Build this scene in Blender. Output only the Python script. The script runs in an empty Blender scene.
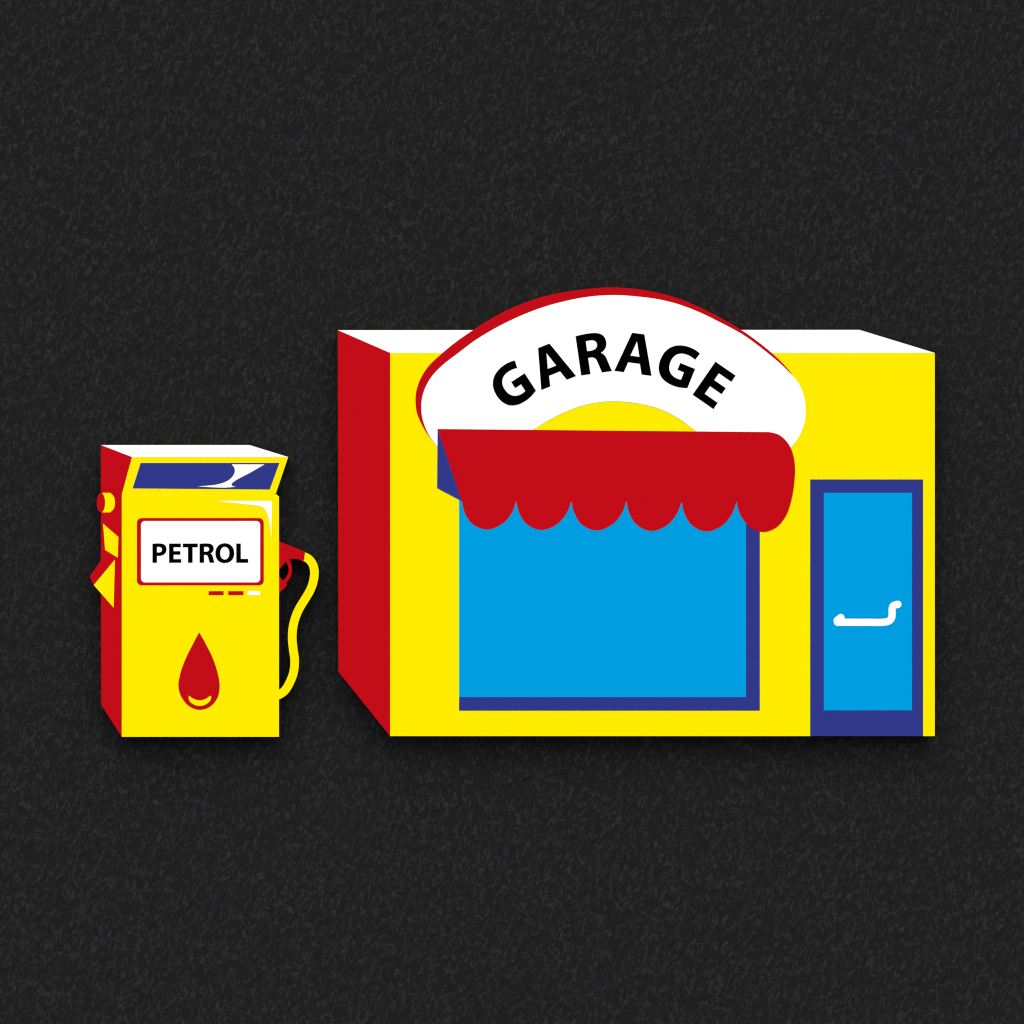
import bpy, bmesh, math
from mathutils import Vector
from mathutils.geometry import tessellate_polygon

S = 0.005            # metres per pixel-sized unit of the panel drawing
H = 0.145            # height of the face of the cut-out panels above the tarmac
STEP = 0.0006         # each applied sheet sits this much above the one below
scene = bpy.context.scene
COL = scene.collection

# ------------------------------------------------------------------ materials
def lin(v):
    v /= 255.0
    return v / 12.92 if v <= 0.04045 else ((v + 0.055) / 1.055) ** 2.4

def sheet_mat(name, rgb, vary=0.003, rough=0.75, spec=0.0):
    m = bpy.data.materials.new(name); m.use_nodes = True
    nt = m.node_tree; b = nt.nodes['Principled BSDF']
    tc = nt.nodes.new('ShaderNodeTexCoord')
    nz = nt.nodes.new('ShaderNodeTexNoise'); nz.inputs['Scale'].default_value = 9.0
    nz.inputs['Detail'].default_value = 6.0
    mx = nt.nodes.new('ShaderNodeMix'); mx.data_type = 'RGBA'
    mx.inputs['A'].default_value = (*[c * (1 - vary) for c in rgb], 1)
    mx.inputs['B'].default_value = (*[min(c * (1 + vary), .95) for c in rgb], 1)
    nt.links.new(tc.outputs['Object'], nz.inputs['Vector'])
    nt.links.new(nz.outputs['Fac'], mx.inputs['Factor'])
    nt.links.new(mx.outputs['Result'], b.inputs['Base Color'])
    b.inputs['Roughness'].default_value = rough
    b.inputs['Specular IOR Level'].default_value = spec
    return m

ERGB = (1.208, 1.195, 1.192)     # light arriving on the faces, used only to turn sRGB swatches into paint colours
def paint(r, g, b):
    return tuple(min(lin(c) / e, .86) for c, e in zip((r, g, b), ERGB))

YEL = sheet_mat('yellow_sheet', paint(255, 237, 0))
RED = sheet_mat('red_sheet', paint(194, 13, 24))
WHT = sheet_mat('white_sheet', (.85, .85, .85))
NAVY = sheet_mat('navy_sheet', paint(49, 57, 139))
CYAN = sheet_mat('cyan_sheet', paint(0, 158, 225))
BLK = sheet_mat('black_sheet', (.0004, .0004, .0004))
BACK = sheet_mat('dark_backing', (.012, .012, .012))

# ------------------------------------------------------------------ shapes
def P(x, y):
    return Vector(((x - 512) * S, (512 - y) * S))

def smooth(pts, n=12):
    """centripetal-ish Catmull-Rom through pts (open), ends kept as corners"""
    if len(pts) < 3: return [tuple(p) for p in pts]
    p = [Vector(q) for q in pts]
    p = [p[0] * 2 - p[1]] + p + [p[-1] * 2 - p[-2]]
    out = []
    for i in range(1, len(p) - 2):
        p0, p1, p2, p3 = p[i-1], p[i], p[i+1], p[i+2]
        d0 = max((p1-p0).length, 1e-6) ** .5; d1 = max((p2-p1).length, 1e-6) ** .5; d2 = max((p3-p2).length, 1e-6) ** .5
        m1 = ((p1-p0)/d0 - (p2-p0)/(d0+d1) + (p2-p1)/d1) * d1
        m2 = ((p2-p1)/d1 - (p3-p1)/(d1+d2) + (p3-p2)/d2) * d1
        for k in range(n):
            t = k / n; t2 = t*t; t3 = t2*t
            q = p1*(2*t3-3*t2+1) + m1*(t3-2*t2+t) + p2*(-2*t3+3*t2) + m2*(t3-t2)
            out.append((q.x, q.y))
    out.append((p[-2].x, p[-2].y))
    return out

def outline(*segs):
    """segments (each smooth inside, corners where they meet) -> closed loop"""
    out = []
    for s in segs:
        for q in smooth(s):
            if not out or (Vector(q) - Vector(out[-1])).length > 1e-3: out.append(q)
    if (Vector(out[0]) - Vector(out[-1])).length < 1e-3: out.pop()
    return out

def area(l):
    return sum(l[i-1][0]*l[i][1] - l[i][0]*l[i-1][1] for i in range(len(l))) / 2

def add_prism(bm, loops, z0, z1):
    """loops in drawing units: outer outline, then holes"""
    ls = []
    for i, l in enumerate(loops):
        w = [tuple(P(*q)) for q in l]
        if (area(w) > 0) != (i == 0): w.reverse()
        ls.append(w)
    flat = [q for l in ls for q in l]
    tri = tessellate_polygon([[Vector((x, y, 0)) for x, y in l] for l in ls])
    top = [bm.verts.new((x, y, z1)) for x, y in flat]
    bot = [bm.verts.new((x, y, z0)) for x, y in flat]
    for a, b, c in tri:
        A, B, C_ = flat[a], flat[b], flat[c]
        cr = (B[0]-A[0])*(C_[1]-A[1]) - (B[1]-A[1])*(C_[0]-A[0])
        if abs(cr) < 1e-12: continue
        if cr < 0: b, c = c, b
        try:
            bm.faces.new((top[a], top[b], top[c])); bm.faces.new((bot[c], bot[b], bot[a]))
        except ValueError: pass
    o = 0
    for l in ls:
        n = len(l)
        for i in range(n):
            j = (i + 1) % n
            try: bm.faces.new((bot[o+i], bot[o+j], top[o+j], top[o+i]))
            except ValueError: pass
        o += n

def link(name, bm, mat, parent):
    me = bpy.data.meshes.new(name); bm.to_mesh(me); bm.free()
    me.materials.append(mat)
    o = bpy.data.objects.new(name, me); COL.objects.link(o)
    if parent: 
        o.parent = parent
        o.matrix_parent_inverse = WORLD[parent.name].inverted()
    WORLD[o.name] = WORLD[parent.name] if False else __import__('mathutils').Matrix.Identity(4)
    return o
WORLD = {}

def sheet(name, loops, mat, parent, lvl=0, thick=None, label=None):
    """one coloured sheet; lvl counts the sheets beneath it"""
    if not isinstance(loops[0], list): loops = [loops]
    z1 = H + lvl * STEP
    bm = bmesh.new()
    add_prism(bm, loops, z1 - (thick if thick else (0.004 if lvl <= 0 else STEP)), z1)
    o = link(name, bm, mat, parent)
    if label: o['label'] = label
    return o

def thing(name, label, cat, x, y):
    from mathutils import Matrix
    e = bpy.data.objects.new(name, None); COL.objects.link(e)
    e.location = (*P(x, y), 0); e.empty_display_size = .2
    e['label'] = label; e['category'] = cat
    WORLD[e.name] = Matrix.Translation(e.location)
    return e

def rect(x0, y0, x1, y1, r=0):
    if not r: return [(x0, y0), (x1, y0), (x1, y1), (x0, y1)]
    out = []
    for cx, cy, a in ((x1-r, y0+r, -90), (x1-r, y1-r, 0), (x0+r, y1-r, 90), (x0+r, y0+r, 180)):
        for k in range(9):
            t = math.radians(a + k * 90 / 8); out.append((cx + r*math.cos(t), cy + r*math.sin(t)))
    return out

def ellipse(cx, cy, rx, ry, n=40):
    return [(cx + rx*math.cos(2*math.pi*k/n), cy + ry*math.sin(2*math.pi*k/n)) for k in range(n)]

def stroke(pts, w, cap0=False, cap1=False, n=10):
    c = [Vector(q) for q in smooth(pts, n)]
    L, R = [], []
    for i, q in enumerate(c):
        d = (c[min(i+1, len(c)-1)] - c[max(i-1, 0)]).normalized(); nn = Vector((-d.y, d.x)) * w / 2
        L.append(q + nn); R.append(q - nn)
    out = list(L)
    def cap(q, start, sgn=1):
        v = start - q; r = []
        for k in range(1, 10):
            a = -math.pi * k / 10
            r.append(q + Vector((v.x*math.cos(a)-v.y*math.sin(a), v.x*math.sin(a)+v.y*math.cos(a))))
        return r
    if cap1: out += cap(c[-1], L[-1])
    out += R[::-1]
    if cap0: out += cap(c[0], R[0])
    return [(q.x, q.y) for q in out]

def inset(loop, d):
    """shrink an outline a little (vertex normals), drawing units"""
    l = loop if area(loop) > 0 else loop[::-1]
    n = len(l); out = []
    for i in range(n):
        a, b, c = Vector(l[i-1]), Vector(l[i]), Vector(l[(i+1) % n])
        n1 = (b-a).normalized(); n2 = (c-b).normalized()
        n1 = Vector((-n1.y, n1.x)); n2 = Vector((-n2.y, n2.x))
        m = n1 + n2
        m = m.normalized() * min(1/max(m.normalized().dot(n1), .4), 2) if m.length > .1 else n1
        q = b + m * d; out.append((q.x, q.y))
    return out

# ------------------------------------------------------------------ letters, cap height 1, y up
def bez(p0, p1, p2, p3, n=10):
    r = []
    for k in range(1, n + 1):
        t = k / n; u = 1 - t
        r.append(tuple(u**3*a + 3*u*u*t*b + 3*u*t*t*c + t**3*d for a, b, c, d in zip(p0, p1, p2, p3)))
    return r
def path(start, *cmds):
    o = [start]
    for c in cmds:
        if len(c) == 2: o.append(c)
        else: o += bez(o[-1], (c[0], c[1]), (c[2], c[3]), (c[4], c[5]))
    if abs(o[0][0]-o[-1][0]) + abs(o[0][1]-o[-1][1]) < 1e-5: o.pop()
    return o
GL = {
 'E': (0.625, [path((0,0),(0,1),(.61,1),(.61,.81),(.235,.81),(.235,.605),(.585,.605),(.585,.42),(.235,.42),(.235,.19),(.63,.19),(.63,0))]),
 'L': (0.62, [path((0,0),(0,1),(.235,1),(.235,.2),(.62,.2),(.62,0))]),
 'T': (0.77, [path((.268,0),(.268,.805),(0,.805),(0,1),(.775,1),(.775,.805),(.505,.805),(.505,0))]),
 'P': (0.73, [path((0,0),(0,.985),(.09,1.0,.2,1.008,.33,1.008),(.47,1.008,.57,.985,.64,.925),(.7,.873,.73,.795,.73,.7),
                   (.73,.605,.698,.525,.64,.465),(.565,.39,.455,.355,.325,.355),(.29,.355,.26,.357,.233,.361),(.233,0)),
              path((.233,.545),(.258,.539,.287,.537,.325,.537),(.435,.537,.495,.595,.495,.69),(.495,.778,.435,.828,.335,.828),(.29,.828,.255,.824,.233,.819))]),
 'R': (0.77, [path((0,0),(0,.985),(.09,1.0,.21,1.008,.335,1.008),(.49,1.008,.59,.985,.655,.93),(.71,.885,.735,.815,.735,.73),
                   (.735,.605,.65,.52,.565,.488),(.565,.484),(.63,.458,.668,.393,.69,.31),(.72,.2,.75,.06,.775,0),(.53,0),
                   (.512,.035,.487,.125,.455,.255),(.428,.375,.385,.407,.295,.408),(.233,.408),(.233,0)),
              path((.233,.577),(.325,.577),(.435,.577,.5,.63,.5,.708),(.5,.793,.44,.832,.35,.833),(.29,.833,.255,.828,.233,.822))]),
 'A': (0.93, [path((0,0),(.315,1),(.62,1),(.935,0),(.685,0),(.607,.258),(.312,.258),(.24,0)),
              path((.347,.43),(.573,.43),(.462,.805))]),
 'O': (0.98, [path((.49,1.018),(.79,1.018,.98,.8,.98,.51),(.98,.165,.775,-.018,.477,-.018),(.175,-.018,0,.205,0,.493),(0,.795,.19,1.018,.49,1.018)),
              path((.488,.83),(.335,.83,.25,.685,.25,.498),(.25,.305,.34,.17,.49,.17),(.642,.17,.73,.315,.73,.502),(.73,.68,.645,.83,.488,.83))]),
 'G': (0.87, [path((.872,.065),(.80,.035,.665,-.01,.525,-.01),(.345,-.01,.21,.035,.12,.13),(.04,.215,-.003,.345,0,.49),
                   (.003,.825,.24,1.012,.57,1.012),(.695,1.012,.79,.985,.84,.962),(.79,.775),(.735,.798,.672,.82,.565,.82),
                   (.38,.82,.248,.715,.248,.505),(.248,.303,.37,.187,.55,.187),(.60,.187,.635,.193,.65,.2),(.65,.39),(.48,.39),(.48,.57),(.872,.57))]),
}
def letter(ch, bx, by, size, deg, parent, lvl):
    a = math.radians(deg); ca, sa = math.cos(a), math.sin(a)
    loops = []
    for l in GL[ch][1]:
        loops.append([(bx + size*(x*ca + y*sa), by + size*(x*sa - y*ca)) for x, y in l])
    return sheet('letter', loops, BLK, parent, lvl, label='black letter ' + ch)

def backing(parent, parts):  # unseen dark block added under the sheets: casts their shadow, stops colour bounce
    bm = bmesh.new()
    for i, l in enumerate(parts):
        add_prism(bm, [inset(l, 0.8)], 0.0, H - 0.004 - 0.0004 * (i + 1))
    return link('shadow_backing', bm, BACK, parent)

# ================================================================== PETROL PUMP
pump = thing('petrol_pump', 'yellow petrol pump with red side, white top, red drop emblem and looping yellow hose', 'petrol pump', 190, 737)
side = [(100.9, 445), (132, 457), (121.8, 494.5), (121.8, 736.8), (101.2, 704.5)]
top = [(100.9, 445), (249.5, 445), (288.2, 457), (132, 457)]
head = [(132, 457), (288.2, 457), (275.9, 493.4), (121.8, 493.4), (122.1, 493.2)]
front = [(121.8, 493.4), (274.6, 493.4), (276.0, 494.1), (279, 496.4), (279, 736.8), (121.8, 736.8)]
bracket = [(101.2, 555), (101.2, 560.1), (89.9, 576.6), (93.7, 585.1), (101.2, 593.5), (116, 606), (116, 557)]
knob_body = outline([(102.4, 492.8), (110.2, 492.8)], [(110.2, 492.8), (113.6, 496.3), (115, 502.6), (113.6, 509), (110.2, 512.4)], [(110.2, 512.4), (102.4, 512.4)])
knob_cap = ellipse(101.0, 502.6, 4.1, 9.8)
nozzle_l = outline([(278.2, 540.9), (305.2, 551.9)], [(305.2, 551.9), (303.7, 562.0)], [(303.7, 562.0), (299.3, 559.7), (294.6, 558.7), (289.8, 559.2)],
                   [(289.8, 559.2), (285.6, 562.0), (282.2, 566.0), (278.2, 570.6)])
guard = outline([(289.2, 558.8), (291.4, 564.5), (292.0, 570.5), (290.9, 576), (286.2, 583)], [(286.2, 583), (287, 584.6), (278.5, 593.8)], [(278.5, 594), (278.5, 576)],
                [(278.5, 576), (283.2, 580.6)], [(283.2, 580.6), (286.9, 576), (288.7, 570), (287.8, 565.4), (285.6, 560.5)])
hose_c = [(301, 555.8), (304.6, 556.8), (309.5, 559.8), (313.2, 565.6), (314.4, 573), (313.0, 582.5), (310.2, 590.2), (306.0, 597.5), (298.4, 610.2), (293.7, 623.5), (292.2, 637),
          (293.2, 649), (294.6, 660), (293.6, 672), (289.4, 683.2), (284.5, 690.8), (278.8, 694.8), (272, 697)]
hose_l = stroke(hose_c, 8.6)
hose_l = [(max(x, 275), y) if y > 650 else (x, y) for x, y in hose_l]
back_out = [(100.9, 445), (249.5, 445), (288.2, 457), (275.9, 493.4), (279, 496.4), (279, 736.8), (121.8, 736.8), (101.2, 704.5)]
backing(pump, [back_out, bracket, nozzle_l, guard, hose_l, knob_cap])
sp = sheet('side_panel', side, RED, pump)
sheet('top_panel', top, WHT, pump)
hd = sheet('head_panel', head, YEL, pump)
sheet('front_panel', front, YEL, pump)
scr = sheet('display_window', [(140.7, 463.0), (279.4, 462.9), (269.7, 489.5), (132.6, 488.4)], NAVY, pump, 1)
sheet('reflection', outline([(231.7, 464.3), (234.2, 467.8), (234.8, 471.6), (232.6, 476.4), (227.5, 480.8), (219, 484.0), (208, 485.6), (197.4, 486.3)],
      [(197.4, 486.3), (212, 487.3), (225, 487.6), (236.3, 486.8)], [(236.3, 486.8), (233, 486.2), (231.4, 484.4), (234.3, 481.4), (240, 478), (250, 472.8), (264.6, 464.4)], [(264.6, 464.4), (231.7, 464.3)]),
      WHT, scr, 2, label='white curved streak of reflected light on the navy display')
sheet('corner_highlight', outline([(216.5, 500.9), (271.9, 501.0)], [(271.9, 501.0), (271.4, 536.8)], [(271.4, 536.8), (270.3, 527), (268.2, 517), (265.6, 510.2), (262.4, 507), (257, 505.6), (240, 503.7), (216.5, 500.9)]), WHT, pump, 1)
plate = sheet('name_plate', rect(136.9, 518, 263.8, 585.4, 4.8), RED, pump, 1)
sheet('plate_face', rect(141, 521, 260.2, 582.4, 4.0), WHT, plate, 2)
for ch, x0 in zip('PETROL', (152.5, 169.1, 182.9, 199.6, 215.4, 236.3)):
    letter(ch, x0, 562.75, 19.2, 0, plate, 3)
sheet('indicator_bar', rect(208.6, 591.1, 223.6, 595.2), RED, pump, 1)
sheet('indicator_bar', rect(228.2, 591.1, 243.5, 595.2), RED, pump, 1)
sheet('indicator_bar', rect(247.9, 591.1, 260.0, 595.2), WHT, pump, 1, label='white indicator bar')
drop = sheet('drop_emblem', outline([(199.1, 632.2), (194.9, 640.2), (185.5, 659), (180.6, 672.5), (178.4, 685.9), (181.2, 696.6), (189, 706.2), (199.5, 709.9),
      (210, 706.8), (217.3, 698.2), (219.7, 686.5), (217.9, 674), (212.8, 658.2), (203.8, 640.2), (199.1, 632.2)]), RED, pump, 1)
sheet('shine', outline([(188.9, 695.6), (190.2, 696.6), (194.3, 699.1), (200, 700.3), (205.4, 699), (209.8, 696.2), (211.1, 696.0)],
      [(211.1, 696.0), (211.0, 699), (209.2, 701.8), (205.4, 704.6), (200, 705.9), (194.3, 704.7), (190.2, 701.8), (188.7, 698.6), (188.9, 695.6)]), YEL, drop, 2)
kb = sheet('knob', knob_body, YEL, pump, 1, thick=.012)
sheet('knob_cap', knob_cap, RED, kb, 2, thick=.012)
sheet('side_flap', [(103.1, 523.7), (118.4, 537), (117.8, 557.7), (105.1, 549.9)], YEL, pump, 1)
br = sheet('side_bracket', [(101.2, 557), (101.2, 560.1), (89.9, 576.6), (93.7, 585.1), (101.2, 593.3), (112, 603), (114.8, 560)], RED, pump, 1, thick=.006)
sheet('bracket_face', [(114.9, 559.6), (93.8, 585.1), (113.7, 607.7)], YEL, br, 2)
nz = sheet('nozzle', nozzle_l, RED, pump, -.3)
sheet('trigger_guard', guard, RED, nz, -.6, thick=.003)
sheet('hose', hose_l, YEL, pump, -.9, thick=.003)

# ================================================================== GARAGE
gar = thing('garage', 'yellow garage building with red scalloped awning and arched white sign above the shop window', 'garage', 640, 736)
side = [(337.8, 330.1), (390.2, 352.9), (390.2, 736.1), (338.5, 671.6)]
roof = [(337.8, 330.1), (859.4, 329.8), (934.8, 352.9), (390.2, 352.9)]
wall = [(390.2, 352.9), (934.8, 352.9), (934.8, 736.1), (390.2, 736.1)]
arch = [(533.4, 429.6), (548.1, 420.4), (567.7, 410.9), (587.2, 404.4), (614.5, 401.2), (645.8, 405), (661, 409.6), (679, 418.6), (695.7, 431.0)]
bottom = [(695.7, 431.0), (722, 458), (778, 458)]
white_out = [(437, 446), (428.6, 434.6), (422.6, 419.2), (421.3, 408.8), (422.1, 397.8), (425.6, 386.9), (432.7, 375.2), (443.6, 364.2), (458.4, 352.9), (475.6, 340), (501.9, 324.6),
             (530, 311.9), (555, 303.6), (587.2, 296.9), (614.5, 295.1), (640, 296.8), (660, 299.6), (679.5, 304.6), (699.1, 312.1), (718.6, 321.5), (743, 334.7), (758, 345.4), (770.5, 355.3), (779.4, 362.8),
             (789.6, 372.5), (795.5, 379), (800.4, 386.6), (804.1, 397.0), (805.7, 408), (804.8, 421.5), (800.2, 434.3), (790.4, 448), (778, 458)]
red_out = [(437, 446), (427, 433.6), (419.6, 420), (416.6, 411.5), (415.5, 400.9), (416.3, 391.2), (420.4, 379), (428.2, 366.6), (442.1, 353.3), (458.2, 340.3), (473.6, 329.8), (490, 319.4), (509, 309.2),
           (528, 301.6), (548, 295.4), (587, 289.0), (614.5, 287.5), (640, 289.5), (660, 293.3), (679.5, 299), (699.1, 307.1), (718.6, 316.8), (742, 330.4), (757.2, 341.2), (771.6, 352.8), (781.2, 361.8), (790.2, 371.8), (792.2, 374.6)]
inner_rim = [(792.2, 374.6), (796, 390), (790, 405), (770, 420), (722, 440)]
white_l = outline(white_out, bottom[::-1], arch[::-1], [arch[0], (505, 456), (448, 456)], [(448, 456), (437, 446)])
red_l = outline(red_out, inner_rim, [(722, 440), (695.7, 430.2)], [(x, y - .8) for x, y in arch[::-1]], [(533.4, 428.8), (505, 452), (448, 452)], [(448, 452), (437, 446)])
cus = [(462.0, 501.6), (516.3, 501.0), (571.4, 501.2), (626.4, 500.9), (681.7, 501.6), (736.6, 501.4)]
scal = []
for (x0, y0), (x1, y1) in zip(cus[:-1], cus[1:]):
    yb = 529.4 + (x0 - 462) * .0092; w = x1 - x0
    scal.append([(x0, y0), (x0 + .05*w, y0 + .40*(yb-y0)), (x0 + .19*w, y0 + .80*(yb-y0)), (x0 + .455*w, yb), (x0 + .74*w, y0 + .80*(yb-y0)), (x0 + .92*w, y0 + .40*(yb-y0)), (x1, y1)])
awn_l = outline([(437.6, 429.0), (462.0, 501.6)], *scal,
      [(736.6, 501.4), (738.4, 510), (743.2, 519.6), (752.6, 528.8), (763.6, 531.9), (776.3, 527.4), (786, 515.6), (791.9, 497.9), (794.5, 480), (794.9, 466), (792, 451), (786.2, 441.0), (778.4, 434.6), (769.4, 432.1)],
      [(769.4, 432.1), (437.6, 429.0)])
g_back = [(337.8, 330.1), (859.4, 329.8), (934.8, 352.9), (934.8, 736.1), (390.2, 736.1), (338.5, 671.6)]
sign_back = outline([(460, 400), (473.6, 331), (490, 320), (509, 309.4), (528, 302), (548, 295.8), (587, 289), (614.5, 287.6), (640, 289.8), (659.5, 293.9), (688.8, 304), (718, 317.7), (741.6, 330.8), (745, 400)], [(745, 400), (460, 400)])
backing(gar, [g_back, sign_back])
sheet('side_wall', side, RED, gar)
sheet('roof', roof, WHT, gar)
sheet('front_wall', wall, YEL, gar)
win = sheet('window', rect(459.1, 445, 759.8, 710.7), NAVY, gar, 1)
sheet('pane', rect(459.1, 445, 746, 697.1), CYAN, win, 2)
door = sheet('door', rect(810.2, 479.4, 923.1, 736.1), NAVY, gar, 1)
sheet('pane', rect(823.8, 492.8, 911.9, 710.3), CYAN, door, 2)
hb = bmesh.new()
add_prism(hb, [stroke([(837.4, 622.2), (855, 622.3), (870, 622.3), (882, 622.3), (888.4, 621.2), (891.4, 618.2), (892.1, 613), (892.1, 609), (893.3, 605.8), (897.9, 604.3)], 7.2, True, True, 14)], H + 2*STEP, H + 3*STEP)
add_prism(hb, [stroke([(837.3, 620.6), (840.8, 617.7)], 7.6, True, True, 14)], H + 2*STEP, H + 3*STEP - .0003)
link('handle', hb, WHT, door)
rim = sheet('sign', white_l, WHT, gar, 3, thick=3*STEP-.0002, label='white arched sign board reading GARAGE')
sheet('sign_edge', red_l, RED, rim, 2, thick=2*STEP + .003)
for ch, (bx, by), a in zip('GARAGE', ((0, 0), (541.3, 390.1), (581.2, 375.5), (614.3, 370.9), (0, 0), (692.6, 394.7)), (-33, -21.9, -8.2, 7.6, 21.9, 34.7)):
    if ch == 'G':      # placed by the lower right corner of its spur
        cx, cy = (535.9, 390.6) if a < 0 else (687.4, 388.1)
        t = math.radians(a); x, y = .872, .065
        bx = cx - 40.9*(x*math.cos(t) + y*math.sin(t)); by = cy - 40.9*(x*math.sin(t) - y*math.cos(t))
    letter(ch, bx, by, 40.9 if ch == 'G' else 40.2, a, rim, 4)
aw = sheet('awning', awn_l, RED, gar, 5, thick=5*STEP-.0002)
sheet('awning_side', [(437.6, 429.0), (437.2, 488.1), (461.6, 501.0), (462.4, 501.6), (470, 480)], NAVY, aw, 4, thick=4*STEP-.0002)

# ================================================================== TARMAC
bm = bmesh.new(); s = 30
bm.faces.new([bm.verts.new(v) for v in ((-s,-s,0),(s,-s,0),(s,s,0),(-s,s,0))])
m = bpy.data.materials.new('tarmac'); m.use_nodes = True
nt = m.node_tree; N = nt.nodes; L = nt.links; b = N['Principled BSDF']
def node(t, **k):
    n = N.new(t)
    for a, v in k.items(): setattr(n, a, v)
    return n
def mth(op, a, b_=None, c=None, clamp=False):
    n = node('ShaderNodeMath', operation=op, use_clamp=clamp)
    for i, v in enumerate((a, b_, c)):
        if v is None: continue
        if isinstance(v, (int, float)): n.inputs[i].default_value = v
        else: L.new(v, n.inputs[i])
    return n.outputs[0]
tc = node('ShaderNodeTexCoord')
def noise(scale, detail=2, dist=0, off=0, rot=0, stretch=1):
    mp = node('ShaderNodeMapping', vector_type='TEXTURE'); L.new(tc.outputs['Object'], mp.inputs[0])
    mp.inputs['Rotation'].default_value = (0, 0, math.radians(rot)); mp.inputs['Scale'].default_value = (1, stretch, 1)
    mp.inputs['Location'].default_value = (off, off * .7, off * .3)
    n = node('ShaderNodeTexNoise'); L.new(mp.outputs[0], n.inputs['Vector'])
    n.inputs['Scale'].default_value = scale; n.inputs['Detail'].default_value = detail; n.inputs['Distortion'].default_value = dist
    return n.outputs['Fac']
def ramp(v, lo, hi):
    return mth('DIVIDE', mth('SUBTRACT', v, lo), hi - lo, clamp=True)
a1 = noise(30, 1, .35, 3, -10, 2.3)         # steep bumps, also placing the painted highlights
a2 = noise(35, 1, .35, 11, -30, 2.3)        # the same, leaning further
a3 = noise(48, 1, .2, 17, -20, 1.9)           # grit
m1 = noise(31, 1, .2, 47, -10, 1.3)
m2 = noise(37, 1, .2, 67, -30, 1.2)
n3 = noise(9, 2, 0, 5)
def crest(v, at, w):                         # narrow highlight painted where the height passes a level
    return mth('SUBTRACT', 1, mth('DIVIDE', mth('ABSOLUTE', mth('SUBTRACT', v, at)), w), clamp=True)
rim_glints = mth('MAXIMUM', mth('MULTIPLY', crest(a1, .535, .045), ramp(m1, .46, .55)), mth('MULTIPLY', crest(a2, .54, .045), ramp(m2, .48, .57)))
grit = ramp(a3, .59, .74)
glints_and_grit = mth('MAXIMUM', mth('MULTIPLY', rim_glints, .85), mth('MULTIPLY', grit, .75))  # highlights of the relief put into the colour, together with lighter grit
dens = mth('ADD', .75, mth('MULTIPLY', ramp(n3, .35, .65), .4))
tot = mth('ADD', mth('MULTIPLY', glints_and_grit, dens), mth('MULTIPLY', ramp(noise(70, 3, .3, 83, -20, 1.6), .4, .7), .08), clamp=True)
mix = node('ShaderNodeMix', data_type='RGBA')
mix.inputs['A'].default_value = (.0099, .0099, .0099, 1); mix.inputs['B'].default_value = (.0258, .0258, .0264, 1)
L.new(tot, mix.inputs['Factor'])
big = noise(14, 2, 0, 40)
mix2 = node('ShaderNodeMix', data_type='RGBA'); mix2.blend_type = 'MULTIPLY'; mix2.inputs['Factor'].default_value = 1
tint = node('ShaderNodeMix', data_type='RGBA'); L.new(mth('MULTIPLY', mth('SUBTRACT', big, .5), 6, clamp=True), tint.inputs['Factor'])
tint.inputs['A'].default_value = (1.0, 1.0, .985, 1); tint.inputs['B'].default_value = (.97, .97, 1.10, 1)
L.new(mix.outputs['Result'], mix2.inputs['A']); L.new(tint.outputs['Result'], mix2.inputs['B'])
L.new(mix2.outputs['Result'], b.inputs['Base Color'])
b.inputs['Roughness'].default_value = .8; b.inputs['Specular IOR Level'].default_value = .04
bp = node('ShaderNodeBump'); bp.inputs['Strength'].default_value = .6; bp.inputs['Distance'].default_value = .02
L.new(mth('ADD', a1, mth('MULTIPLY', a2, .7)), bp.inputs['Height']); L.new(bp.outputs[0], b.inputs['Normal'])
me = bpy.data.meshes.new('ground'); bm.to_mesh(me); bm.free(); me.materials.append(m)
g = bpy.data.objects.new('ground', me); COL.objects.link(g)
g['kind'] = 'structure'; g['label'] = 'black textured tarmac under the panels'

# ================================================================== light, camera
w = bpy.data.worlds.new('World'); scene.world = w; w.use_nodes = True
nt = w.node_tree; bg = nt.nodes['Background']
sk = nt.nodes.new('ShaderNodeTexSky'); sk.sky_type = 'NISHITA'; sk.sun_disc = False
ELEV = 56
sk.sun_elevation = math.radians(ELEV); sk.sun_rotation = 0.0; sk.air_density = 1.0; sk.dust_density = 4.0
nt.links.new(sk.outputs[0], bg.inputs[0]); bg.inputs[1].default_value = 0.05
ld = bpy.data.lights.new('sun', 'SUN'); ld.energy = 3.66; ld.angle = math.radians(88); ld.color = (1, .97, .93)
lo = bpy.data.objects.new('sun', ld); COL.objects.link(lo)
lo.rotation_euler = (-math.radians(90 - ELEV), 0, 0)       # light comes from the top edge of the picture (+Y)

D = 30.0
cam = bpy.data.cameras.new('camera'); cam.sensor_width = 36; cam.lens = 36 * D / (1024 * S); cam.clip_end = 200
co = bpy.data.objects.new('camera', cam); COL.objects.link(co); co.location = (0, 0, H + D); scene.camera = co
scene.render.engine = 'CYCLES'
scene.view_settings.view_transform = 'Standard'; scene.view_settings.look = 'None'
scene.view_settings.gamma = 1; scene.view_settings.exposure = 0; scene.view_settings.use_curve_mapping = False
scene.cycles.filter_width = 1.1
